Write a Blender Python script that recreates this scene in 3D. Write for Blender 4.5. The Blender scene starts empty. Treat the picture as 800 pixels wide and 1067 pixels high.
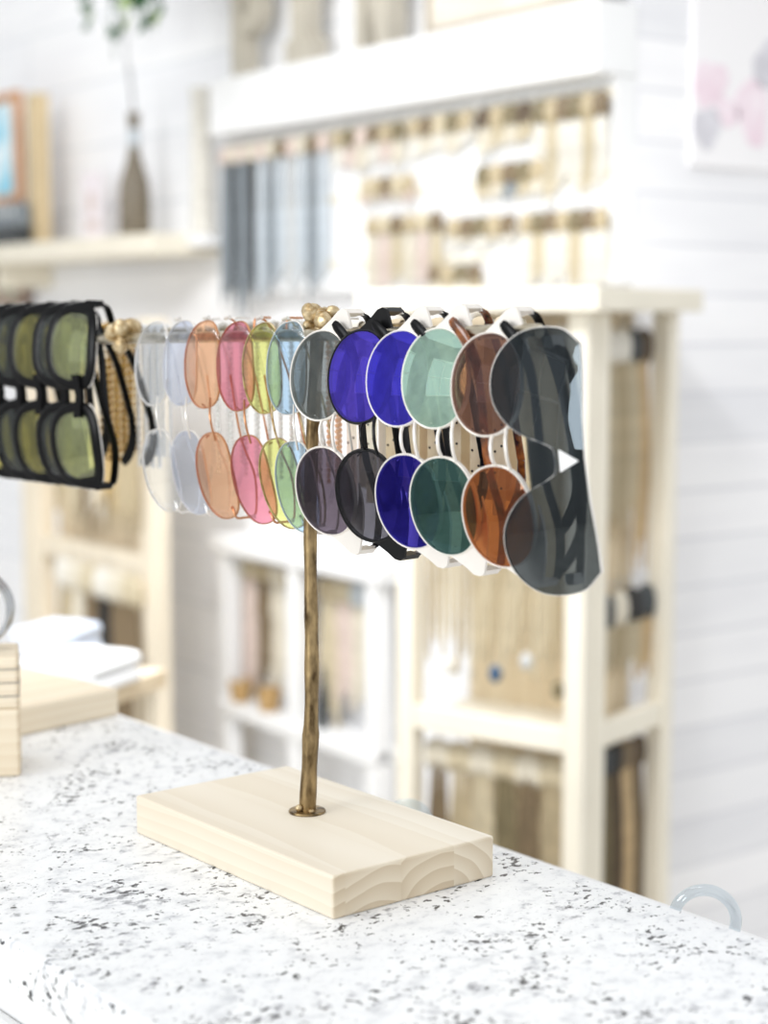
import bpy, bmesh, math, random
from mathutils import Vector, Matrix
random.seed(7)
C = bpy.context.scene.collection
PI = math.pi
# ------------------------------------------------------------------ camera maths
F = 1800.0; PITCH = math.radians(6.36); CAMZ = 1.318; CT = 0.95      # counter top height
def ray(x, y):
    v = Vector(((x-400)/F, 1.0, -(y-533.5)/F)); c, s = math.cos(PITCH), math.sin(PITCH)
    return Vector((v.x, c*v.y+s*v.z, -s*v.y+c*v.z))
def at_depth(x, y, D):
    r = ray(x, y); r *= D/r.y
    return Vector((r.x, r.y, r.z+CAMZ))
def at_height(x, y, z):
    r = ray(x, y); r *= (z-CAMZ)/r.z
    return Vector((r.x, r.y, r.z+CAMZ))
def at_plane(x, y, p, n):
    r = ray(x, y); o = Vector((0, 0, CAMZ)); k = (p-o).dot(n)/r.dot(n)
    return o+r*k
# ------------------------------------------------------------------ materials
def lin(c):
    return tuple(((v/255)/12.92 if v/255 <= .04045 else ((v/255+.055)/1.055)**2.4) for v in c)+(1.0,)
MATS = {}
def mat(name, rgb, rough=.5, metal=0.0, noise=0.06, scale=60.0, bump=0.0, spec=.5, rgb2=None, stretch=None, coat=0.0, trans=0.0, sub=0.0):
    if name in MATS: return MATS[name]
    m = bpy.data.materials.new(name); m.use_nodes = True; nt = m.node_tree; N = nt.nodes; L = nt.links
    b = N['Principled BSDF']
    b.inputs['Roughness'].default_value = rough; b.inputs['Metallic'].default_value = metal
    b.inputs['Specular IOR Level'].default_value = spec
    b.inputs['Coat Weight'].default_value = coat
    b.inputs['Transmission Weight'].default_value = trans
    c1 = lin(rgb)
    c2 = lin(rgb2) if rgb2 else tuple(max(0, v*(1-noise*3)) for v in c1[:3])+(1,)
    tc = N.new('ShaderNodeTexCoord'); mp = N.new('ShaderNodeMapping')
    if stretch: mp.inputs['Scale'].default_value = stretch
    nz = N.new('ShaderNodeTexNoise'); nz.inputs['Scale'].default_value = scale; nz.inputs['Detail'].default_value = 3
    L.new(tc.outputs['Object'], mp.inputs['Vector']); L.new(mp.outputs['Vector'], nz.inputs['Vector'])
    rp = N.new('ShaderNodeValToRGB'); rp.color_ramp.elements[0].position = .35; rp.color_ramp.elements[1].position = .68
    rp.color_ramp.elements[0].color = c1; rp.color_ramp.elements[1].color = c2
    L.new(nz.outputs['Fac'], rp.inputs['Fac']); L.new(rp.outputs['Color'], b.inputs['Base Color'])
    if bump:
        bp = N.new('ShaderNodeBump'); bp.inputs['Strength'].default_value = bump; bp.inputs['Distance'].default_value = .002
        L.new(nz.outputs['Fac'], bp.inputs['Height']); L.new(bp.outputs['Normal'], b.inputs['Normal'])
    MATS[name] = m; return m
def lens_mat(name, tint, mirror=0.0, mcol=(255, 255, 255), rough=0.0, ior=1.5, streak=0.0):
    """tinted see-through lens: tinted transparency mixed with a (coloured) reflection"""
    m = bpy.data.materials.new(name); m.use_nodes = True; nt = m.node_tree; N = nt.nodes; L = nt.links
    N.remove(N['Principled BSDF']); out = N['Material Output']
    tr = N.new('ShaderNodeBsdfTransparent'); gl = N.new('ShaderNodeBsdfGlossy'); mx = N.new('ShaderNodeMixShader')
    t = lin(tint); tr.inputs['Color'].default_value = tuple(math.sqrt(v) for v in t[:3])+(1,)
    gl.inputs['Color'].default_value = lin(mcol); gl.inputs['Roughness'].default_value = rough
    lw = N.new('ShaderNodeLayerWeight'); lw.inputs['Blend'].default_value = .5
    pw_ = N.new('ShaderNodeMath'); pw_.operation = 'POWER'; pw_.inputs[1].default_value = 5; L.new(lw.outputs['Facing'], pw_.inputs[0])
    f0 = ((ior-1)/(ior+1))**2
    fr = N.new('ShaderNodeMath'); fr.operation = 'MULTIPLY_ADD'; fr.inputs[1].default_value = 1-f0; fr.inputs[2].default_value = f0; L.new(pw_.outputs[0], fr.inputs[0])
    ad = N.new('ShaderNodeMath'); ad.operation = 'ADD'; ad.use_clamp = True; ad.inputs[1].default_value = mirror
    L.new(fr.outputs[0], ad.inputs[0]); L.new(ad.outputs[0], mx.inputs[0]); L.new(tr.outputs[0], mx.inputs[1]); L.new(gl.outputs[0], mx.inputs[2])
    L.new(mx.outputs[0], out.inputs['Surface']); MATS[name] = m; return m
def wood_mat(name, rgb, rgb2, axis='X', scale=1.0, strip=None):
    """pale timber: growth rings about a long axis, so the end face shows arcs and the long faces show lines"""
    m = bpy.data.materials.new(name); m.use_nodes = True; nt = m.node_tree; N = nt.nodes; L = nt.links
    b = N['Principled BSDF']; b.inputs['Roughness'].default_value = .55; b.inputs['Specular IOR Level'].default_value = .3
    tc = N.new('ShaderNodeTexCoord'); sp = N.new('ShaderNodeSeparateXYZ'); L.new(tc.outputs['Object'], sp.inputs[0])
    def mth(op, a, bb=None):
        n = N.new('ShaderNodeMath'); n.operation = op
        for i, v in enumerate((a, bb)):
            if v is None: continue
            if isinstance(v, (int, float)): n.inputs[i].default_value = v
            else: L.new(v, n.inputs[i])
        return n.outputs[0]
    la, ca, za = {'X': ('X', 'Y', 'Z'), 'Y': ('Y', 'X', 'Z'), 'Z': ('Z', 'X', 'Y')}[axis]
    # boards glued side by side: every board its own ring centre
    bw = strip or .045
    idx = mth('FLOOR', mth('DIVIDE', mth('ADD', sp.outputs[ca], 10.0), bw))
    wn = N.new('ShaderNodeTexWhiteNoise'); wn.noise_dimensions = '1D'; L.new(idx, wn.inputs['W'])
    loc = mth('SUBTRACT', mth('ADD', sp.outputs[ca], 10.0), mth('MULTIPLY', idx, bw))
    cy = mth('ADD', loc, mth('MULTIPLY', mth('SUBTRACT', wn.outputs['Value'], .62), .10))
    cz = mth('ADD', sp.outputs[za], mth('ADD', mth('MULTIPLY', wn.outputs['Value'], .05), .02))
    nz = N.new('ShaderNodeTexNoise'); nz.inputs['Scale'].default_value = 14*scale; nz.inputs['Detail'].default_value = 2
    mp = N.new('ShaderNodeMapping'); sc = {'X': (.25, 1, 1), 'Y': (1, .25, 1), 'Z': (1, 1, .25)}[axis]; mp.inputs['Scale'].default_value = sc
    L.new(tc.outputs['Object'], mp.inputs[0]); L.new(mp.outputs[0], nz.inputs['Vector'])
    rr = mth('SQRT', mth('ADD', mth('MULTIPLY', cy, cy), mth('MULTIPLY', cz, cz)))
    rr = mth('ADD', rr, mth('MULTIPLY', nz.outputs['Fac'], .02))
    saw = mth('FRACT', mth('MULTIPLY', rr, 105*scale))
    rp = N.new('ShaderNodeValToRGB'); e = rp.color_ramp.elements
    e[0].position = 0; e[0].color = lin(rgb); e[1].position = .93; e[1].color = lin(tuple(.82*a+.18*c for a, c in zip(rgb, rgb2)))
    e2 = rp.color_ramp.elements.new(1.0); e2.color = lin(rgb)
    L.new(saw, rp.inputs['Fac'])
    mx = N.new('ShaderNodeMixRGB'); mx.blend_type = 'MULTIPLY'; mx.inputs['Fac'].default_value = 1
    tint = N.new('ShaderNodeValToRGB'); tint.color_ramp.elements[0].color = (1, 1, 1, 1); tint.color_ramp.elements[1].color = (.90, .86, .80, 1)
    L.new(wn.outputs['Value'], tint.inputs['Fac']); L.new(rp.outputs['Color'], mx.inputs[1]); L.new(tint.outputs['Color'], mx.inputs[2])
    n2 = N.new('ShaderNodeTexNoise'); n2.inputs['Scale'].default_value = 9; n2.inputs['Detail'].default_value = 2; L.new(mp.outputs[0], n2.inputs['Vector'])
    r2 = N.new('ShaderNodeValToRGB'); r2.color_ramp.elements[0].position = .4; r2.color_ramp.elements[0].color = (1, 1, 1, 1)
    r2.color_ramp.elements[1].position = .75; r2.color_ramp.elements[1].color = (.93, .91, .88, 1); L.new(n2.outputs['Fac'], r2.inputs['Fac'])
    m2 = N.new('ShaderNodeMixRGB'); m2.blend_type = 'MULTIPLY'; m2.inputs['Fac'].default_value = 1
    L.new(mx.outputs[0], m2.inputs[1]); L.new(r2.outputs[0], m2.inputs[2]); # end faces toned deeper: end grain, with their shade put into the colour
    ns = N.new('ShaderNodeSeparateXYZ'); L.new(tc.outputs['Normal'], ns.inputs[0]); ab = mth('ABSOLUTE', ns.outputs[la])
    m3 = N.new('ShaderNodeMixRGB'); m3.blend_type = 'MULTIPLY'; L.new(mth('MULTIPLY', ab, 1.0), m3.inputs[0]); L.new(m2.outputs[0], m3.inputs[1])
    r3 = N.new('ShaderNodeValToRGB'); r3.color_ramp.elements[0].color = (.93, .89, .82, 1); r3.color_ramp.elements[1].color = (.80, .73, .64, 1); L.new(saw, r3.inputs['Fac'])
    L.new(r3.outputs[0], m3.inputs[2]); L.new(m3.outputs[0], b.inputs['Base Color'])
    MATS[name] = m; return m
def granite_mat():
    m = bpy.data.materials.new('granite'); m.use_nodes = True; nt = m.node_tree; N = nt.nodes; L = nt.links
    b = N['Principled BSDF']; b.inputs['Roughness'].default_value = .28; b.inputs['Specular IOR Level'].default_value = .35
    tc = N.new('ShaderNodeTexCoord')
    mp = N.new('ShaderNodeMapping'); mp.inputs['Rotation'].default_value = (0, 0, math.radians(35)); mp.inputs['Scale'].default_value = (1.22, .95, 1.22)
    L.new(tc.outputs['Object'], mp.inputs[0])
    def noise(s, d, r=.5):
        n = N.new('ShaderNodeTexNoise'); n.inputs['Scale'].default_value = s; n.inputs['Detail'].default_value = d; n.inputs['Roughness'].default_value = r
        L.new(mp.outputs[0], n.inputs['Vector']); return n.outputs['Fac']
    def ramp(src, stops):
        r = N.new('ShaderNodeValToRGB'); e = r.color_ramp.elements
        e[0].position, e[0].color = stops[0]; e[1].position, e[1].color = stops[-1]
        for p, c in stops[1:-1]:
            x = r.color_ramp.elements.new(p); x.color = c
        L.new(src, r.inputs['Fac']); return r.outputs['Color']
    def mult(a, bb):
        x = N.new('ShaderNodeMixRGB'); x.blend_type = 'MULTIPLY'; x.inputs[0].default_value = 1; L.new(a, x.inputs[1]); L.new(bb, x.inputs[2]); return x.outputs[0]
    W = (1, 1, 1, 1)
    base = ramp(noise(55, 5, .6), [(.36, lin((243, 244, 244))), (.55, lin((238, 239, 240))), (.70, lin((206, 208, 211)))])
    fine = ramp(noise(260, 4, .7), [(.58, W), (.66, (.82, .82, .82, 1)), (.76, (.45, .45, .46, 1))])
    # dark mica flecks, gathered in clusters
    mm = N.new('ShaderNodeMath'); mm.operation = 'ADD'
    mm2 = N.new('ShaderNodeMath'); mm2.operation = 'MULTIPLY'; mm2.inputs[1].default_value = .55
    L.new(noise(22, 3), mm2.inputs[0]); L.new(mm2.outputs[0], mm.inputs[0]); L.new(noise(150, 3, .62), mm.inputs[1])
    dark = ramp(mm.outputs[0], [(.902, W), (.920, (.36, .36, .37, 1)), (.936, (.05, .05, .055, 1))])
    mm3 = N.new('ShaderNodeMath'); mm3.operation = 'ADD'
    mm4 = N.new('ShaderNodeMath'); mm4.operation = 'MULTIPLY'; mm4.inputs[1].default_value = .5
    L.new(noise(12, 2), mm4.inputs[0]); L.new(mm4.outputs[0], mm3.inputs[0]); L.new(noise(90, 4, .6), mm3.inputs[1])
    grey = ramp(mm3.outputs[0], [(.84, W), (.90, (.74, .74, .76, 1)), (.96, (.40, .40, .42, 1))])
    L.new(mult(mult(base, fine), mult(dark, grey)), b.inputs['Base Color'])
    MATS['granite'] = m; return m
def plank_mat(name, rgb, rgb2, seam, plank=(1.1, .12), squash=1):
    m = bpy.data.materials.new(name); m.use_nodes = True; nt = m.node_tree; N = nt.nodes; L = nt.links
    b = N['Principled BSDF']; b.inputs['Roughness'].default_value = .6
    tc = N.new('ShaderNodeTexCoord'); mp = N.new('ShaderNodeMapping'); mp.inputs['Rotation'].default_value = (math.radians(-90), 0, 0)
    L.new(tc.outputs['Object'], mp.inputs[0])
    br = N.new('ShaderNodeTexBrick'); br.inputs['Scale'].default_value = 1; br.inputs['Brick Width'].default_value = plank[0]; br.inputs['Row Height'].default_value = plank[1]
    br.inputs['Mortar Size'].default_value = .0035; br.inputs['Mortar Smooth'].default_value = .2
    br.inputs['Color1'].default_value = lin(rgb); br.inputs['Color2'].default_value = lin(rgb2); br.inputs['Mortar'].default_value = lin(seam)
    L.new(mp.outputs[0], br.inputs['Vector'])
    nz = N.new('ShaderNodeTexNoise'); nz.inputs['Scale'].default_value = 7; mp2 = N.new('ShaderNodeMapping'); mp2.inputs['Scale'].default_value = (.4, 1, 3)
    L.new(tc.outputs['Object'], mp2.inputs[0]); L.new(mp2.outputs[0], nz.inputs['Vector'])
    r2 = N.new('ShaderNodeValToRGB'); r2.color_ramp.elements[0].position = .4; r2.color_ramp.elements[0].color = (1, 1, 1, 1)
    r2.color_ramp.elements[1].position = .75; r2.color_ramp.elements[1].color = (.94, .94, .95, 1); L.new(nz.outputs['Fac'], r2.inputs['Fac'])
    mx = N.new('ShaderNodeMixRGB'); mx.blend_type = 'MULTIPLY'; mx.inputs[0].default_value = 1
    L.new(br.outputs['Color'], mx.inputs[1]); L.new(r2.outputs[0], mx.inputs[2]); L.new(mx.outputs[0], b.inputs['Base Color'])
    MATS[name] = m; return m
# ------------------------------------------------------------------ mesh building
class MB:
    def __init__(s): s.v = []; s.f = []
    def add(s, vs, fs):
        o = len(s.v); s.v += [tuple(p) for p in vs]; s.f += [tuple(i+o for i in f) for f in fs]; return s
    def box(s, lo, hi, M=None):
        x0, y0, z0 = lo; x1, y1, z1 = hi
        vs = [Vector(p) for p in ((x0,y0,z0),(x1,y0,z0),(x1,y1,z0),(x0,y1,z0),(x0,y0,z1),(x1,y0,z1),(x1,y1,z1),(x0,y1,z1))]
        if M: vs = [M @ p for p in vs]
        return s.add(vs, [(0,3,2,1),(4,5,6,7),(0,1,5,4),(1,2,6,5),(2,3,7,6),(3,0,4,7)])
    def prism(s, pts, lo, hi, fn):
        """outline pts (2D, counter-clockwise) pushed from lo to hi along the third axis; fn maps (a, b, c) to 3D"""
        n = len(pts); vs = [fn(a, b, lo) for a, b in pts]+[fn(a, b, hi) for a, b in pts]
        fs = [tuple(range(n-1, -1, -1)), tuple(range(n, 2*n))]+[(i, (i+1) % n, n+(i+1) % n, n+i) for i in range(n)]
        return s.add(vs, fs)
    def tube(s, path, r, seg=8, closed=False, up=None, flat=None):
        """swept tube; r radius or list; flat = (a, b) half sizes along (side, up) instead of a circle"""
        path = [Vector(p) for p in path]; n = len(path); vs = []; fs = []
        prev = None
        for i, p in enumerate(path):
            if closed: t = path[(i+1) % n]-path[i-1]
            else: t = path[min(i+1, n-1)]-path[max(i-1, 0)]
            t.normalize()
            u = Vector(up) if up is not None else (prev if prev is not None else (Vector((0, 0, 1)) if abs(t.z) < .9 else Vector((1, 0, 0))))
            u = u-t*u.dot(t)
            if u.length < 1e-6: u = t.orthogonal()
            u.normalize(); prev = u; w = t.cross(u)
            rr = r[i] if isinstance(r, (list, tuple)) else r
            for k in range(seg):
                a = 2*PI*k/seg
                if flat: sx, sy = flat[i] if isinstance(flat, list) else flat
                else: sx = sy = rr
                vs.append(p+w*(math.cos(a)*sx)+u*(math.sin(a)*sy))
        m = n if closed else n-1
        for i in range(m):
            for k in range(seg):
                a = i*seg+k; b = i*seg+(k+1) % seg; j = (i+1) % n
                fs.append((a, b, j*seg+(k+1) % seg, j*seg+k))
        if not closed:
            fs.append(tuple(range(seg-1, -1, -1))); fs.append(tuple((n-1)*seg+k for k in range(seg)))
        return s.add(vs, fs)
    def ball(s, c, r, seg=8, rings=5, sc=(1, 1, 1)):
        c = Vector(c); vs = [c+Vector((0, 0, r*sc[2]))]; fs = []
        for i in range(1, rings):
            ph = PI*i/rings
            for k in range(seg):
                a = 2*PI*k/seg; vs.append(c+Vector((r*sc[0]*math.sin(ph)*math.cos(a), r*sc[1]*math.sin(ph)*math.sin(a), r*sc[2]*math.cos(ph))))
        vs.append(c-Vector((0, 0, r*sc[2]))); last = len(vs)-1
        for k in range(seg):
            fs.append((0, 1+k, 1+(k+1) % seg)); fs.append((last, last-seg+(k+1) % seg, last-seg+k))
        for i in range(rings-2):
            for k in range(seg):
                a = 1+i*seg+k; b = 1+i*seg+(k+1) % seg; fs.append((a, a+seg, b+seg, b))
        return s.add(vs, fs)
    def lathe(s, prof, c=(0, 0, 0), seg=24):
        c = Vector(c); vs = []; fs = []; n = len(prof)
        for r, z in prof:
            for k in range(seg):
                a = 2*PI*k/seg; vs.append(c+Vector((r*math.cos(a), r*math.sin(a), z)))
        for i in range(n-1):
            for k in range(seg):
                a = i*seg+k; b = i*seg+(k+1) % seg; fs.append((a, b, b+seg, a+seg))
        fs.append(tuple(range(seg-1, -1, -1))); fs.append(tuple((n-1)*seg+k for k in range(seg)))
        return s.add(vs, fs)
    def build(s, name, m, parent=None, smooth=False, bevel=0, sharp=40):
        me = bpy.data.meshes.new(name); me.from_pydata(s.v, [], s.f); me.update()
        bm = bmesh.new(); bm.from_mesh(me); bmesh.ops.recalc_face_normals(bm, faces=bm.faces); bm.to_mesh(me); bm.free()
        o = bpy.data.objects.new(name, me); C.objects.link(o); me.materials.append(m)
        if parent: o.parent = parent
        if smooth:
            for p in me.polygons: p.use_smooth = True
            try: me.set_sharp_from_angle(angle=math.radians(sharp))
            except Exception: pass
        if bevel:
            bv = o.modifiers.new('bevel', 'BEVEL'); bv.width = bevel; bv.segments = 2; bv.limit_method = 'ANGLE'
        return o
def tag(o, label, cat, group=None):
    o['label'] = label; o['category'] = cat
    if group: o['group'] = group
    return o
def thing(name, label, cat, M=None, group=None):
    o = bpy.data.objects.new(name, None); o.empty_display_size = .02; C.objects.link(o)
    if M is not None: o.matrix_world = M
    return tag(o, label, cat, group)
def structure(o): o['kind'] = 'structure'; return o
def frame_M(loc, xdir, zdir=(0, 0, 1)):
    x = Vector(xdir).normalized(); z = Vector(zdir).normalized(); y = z.cross(x).normalized(); x = y.cross(z)
    M = Matrix((x, y, z)).transposed().to_4x4(); M.translation = Vector(loc); return M
def smooth_path(pts, n=8):
    """Catmull-Rom through the points"""
    P = [Vector(p) for p in pts]; P = [P[0]*2-P[1]]+P+[P[-1]*2-P[-2]]; out = []
    for i in range(1, len(P)-2):
        a, b, c, d = P[i-1:i+3]
        for k in range(n):
            t = k/n
            out.append(.5*((2*b)+(c-a)*t+(2*a-5*b+4*c-d)*t*t+(3*b-a-3*c+d)*t**3))
    out.append(P[-2]); return out
ORD = ['first', 'second', 'third', 'fourth', 'fifth', 'sixth', 'seventh', 'eighth', 'ninth', 'tenth', 'eleventh', 'twelfth', 'thirteenth', 'fourteenth', 'fifteenth', 'sixteenth', 'seventeenth', 'eighteenth', 'nineteenth', 'twentieth', 'twenty-first', 'twenty-second']
# ------------------------------------------------------------------ palette
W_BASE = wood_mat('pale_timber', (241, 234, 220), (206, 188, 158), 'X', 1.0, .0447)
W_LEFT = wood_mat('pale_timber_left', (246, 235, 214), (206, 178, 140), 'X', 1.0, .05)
GRAN = granite_mat()
WHITE = mat('white_paint', (240, 240, 240), .55, noise=.01, scale=5)
CREAM = mat('cream_paint', (238, 231, 214), .5, noise=.02, scale=6)
TAN = mat('tan_board', (228, 213, 184), .7, noise=.08, scale=10, stretch=(6, 6, .4), rgb2=(214, 194, 160))
BRASS = mat('aged_brass', (172, 148, 108), .40, 1.0, scale=130, rgb2=(78, 62, 42), bump=.5, stretch=(1, 1, .4))
GOLD = mat('antique_gold', (222, 204, 168), .42, .85, scale=180, rgb2=(156, 128, 84), bump=.5)
STEELBAR = mat('champagne_metal', (208, 200, 182), .3, 1.0, scale=90, rgb2=(150, 138, 112))
SILVER = mat('silver_metal', (232, 228, 222), .3, .55, noise=.02, scale=50)
PEARL = mat('pearl_metal', (240, 234, 226), .35, .25, noise=.02, scale=50)
BLACK = mat('black_acetate', (10, 10, 12), .3, noise=.05, scale=80, spec=.16)
BLACKM = mat('black_metal', (12, 12, 14), .3, 0, spec=.25, noise=.05, scale=80)
TORT = mat('tortoise_acetate', (150, 84, 34), .2, scale=130, rgb2=(52, 26, 12), coat=.3)
ROSEG = mat('rose_gold_wire', (196, 138, 96), .3, .8, noise=.05, scale=80)
CLEAR = lens_mat('clear_acrylic', (247, 248, 250), .02, ior=1.45)

# ------------------------------------------------------------------ directions shared by the counter and the stand
YAW = math.radians(129.0)
U = Vector((math.cos(YAW), math.sin(YAW), 0))            # along counter, left and away
V = Vector((math.sin(YAW), -math.cos(YAW), 0))           # across counter, right and away
NB = -V                                                  # the side of the bar that faces the shopper

# ------------------------------------------------------------------ countertop
p_back = at_height(515, 880, CT); p_front = at_height(75, 1021, CT)
vb = p_back.dot(V); vf = p_front.dot(V)
org = U*p_back.dot(U)+V*vf; org.z = CT
Mc = frame_M(org, U)                                     # local x along, y: z cross x
ysign = 1 if (Mc.to_3x3() @ Vector((0, 1, 0))).dot(V) > 0 else -1
wid = vb-vf
slab = MB(); y0, y1 = sorted((0, ysign*wid)); slab.box((-1.0, y0, -.030), (1.9, y1, 0))
o = slab.build('granite_countertop', GRAN, bevel=.004); o.matrix_world = Mc
tag(o, 'white granite countertop with black and grey flecks under the eyewear stand', 'countertop')
cab = thing('counter_cabinet', 'white panelled counter cabinet carrying the granite top', 'cabinet', Mc)
y0, y1 = sorted((ysign*.028, ysign*(wid-.03)))
MB().box((-.97, y0, -CT), (1.87, y1, -.0305)).build('carcass', WHITE, cab, bevel=.002)
for i in range(5):
    x0 = -.9+i*.55; ya, yb = sorted((ysign*.016, ysign*.0278))
    m = MB(); m.box((x0, ya, -.80), (x0+.50, yb, -.75)); m.box((x0, ya, -.12), (x0+.50, yb, -.07)); m.box((x0, ya, -.75), (x0+.05, yb, -.12)); m.box((x0+.45, ya, -.75), (x0+.50, yb, -.12))
    m.build('panel_moulding', WHITE, cab, bevel=.004)

# ------------------------------------------------------------------ eyewear stand
H = .34; BT = CT+.028
near = at_height(347, 913, BT)
# block: local x along U (length), local y towards V
LB, WB = .234, .134
Mb = frame_M(near, U); by = 1 if (Mb.to_3x3() @ Vector((0, 1, 0))).dot(V) > 0 else -1
centre = near+U*(LB/2)+V*(WB/2); centre.z = CT
foot = at_height(320, 846, BT)
stand = thing('sunglasses_stand', 'T-shaped brass bar stand on a pale wooden block base', 'display stand', frame_M(centre, U))
Mi = stand.matrix_world.inverted()
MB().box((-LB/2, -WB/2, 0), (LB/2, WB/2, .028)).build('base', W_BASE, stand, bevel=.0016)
ptop = at_depth(329, 349, foot.y+.004)
BARZ_P = ptop.z
def bar_pt(px, off=0.0, dz=0.0):
    """point on the bar line seen at photo column px"""
    r = ray(px, 345); n = V.copy(); p0 = ptop-V*off*-1
    o = Vector((0, 0, CAMZ)); rr = Vector((r.x, r.y, 0)); k = (Vector((p0.x, p0.y, 0))).dot(n)/rr.dot(n)
    q = rr*k; q.z = BARZ_P-.018*((q-Vector((ptop.x, ptop.y, 0))).dot(U))+dz
    return q
pole_pts = [foot+Vector((0, 0, -.001))]
for k in range(1, 13):
    t = k/12; q = foot.lerp(ptop, t); q += Vector((.0016*math.sin(t*7), 0, 0)); pole_pts.append(q)
path = smooth_path(pole_pts, 4)
rad = []
for i in range(len(path)):
    t = i/(len(path)-1)
    r = .0058 if t < .17 else (.0050 if t < .42 else .0046)
    rad.append(r*(1+.05*math.sin(t*46)))
m = MB(); m.tube([Mi @ p for p in path], rad, 14)
pole = m.build('pole', BRASS, stand, smooth=True)
f = Mi @ foot
m = MB(); m.lathe([(.0125, 0), (.013, .0006), (.0125, .0016), (.008, .0020)], f, 28)
fl = m.build('flange', BRASS, pole, smooth=True)
m = MB(); m.ball(f+(Mi.to_3x3() @ Vector((-.0055, -.0052, .0042))), .0026, 10, 7); m.ball(f+(Mi.to_3x3() @ Vector((.003, -.0068, .0026))), .0022, 10, 7, (1, 1, .7))
m.build('solder_bead', GOLD, pole, smooth=True)
bpts = [bar_pt(-90)]+[bar_pt(x) for x in range(-60, 560, 30)]+[bar_pt(562)]
m = MB(); m.tube([Mi @ p for p in bpts], .0042, 12); m.build('bar', STEELBAR, stand, smooth=True)
m = MB(); m.tube([Mi @ bar_pt(x, .085, .006) for x in (-60, 100, 250, 400, 545)], .0032, 10); m.build('rear_bar', STEELBAR, stand, smooth=True)
m = MB(); m.tube([Mi @ (ptop+Vector((0, 0, 0))), Mi @ (ptop+V*.030+Vector((0, 0, .002))), Mi @ (ptop+V*.085+Vector((0, 0, .006)))], .003, 10); m.build('cross_arm', BRASS, stand, smooth=True)
def lumps(c, n, R, r, seedv):
    rnd = random.Random(seedv); m = MB()
    for i in range(n):
        d = Vector((rnd.uniform(-1, 1), rnd.uniform(-1, 1), rnd.uniform(-.7, 1)))*R
        m.ball(c+d, r*rnd.uniform(.7, 1.15), 9, 6, (rnd.uniform(.8, 1.2), rnd.uniform(.8, 1.2), rnd.uniform(.8, 1.1)))
    return m
fin = lumps(Mi @ (at_depth(334, 333, ptop.y+.012)), 16, .0070, .0056, 3)
fin.ball(Mi @ at_depth(336, 345, ptop.y+.008), .0065, 10, 7); fin.build('finial', GOLD, stand, smooth=True)
lumps(Mi @ bar_pt(127), 12, .009, .0072, 5).build('bar_knot', GOLD, stand, smooth=True)

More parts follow.
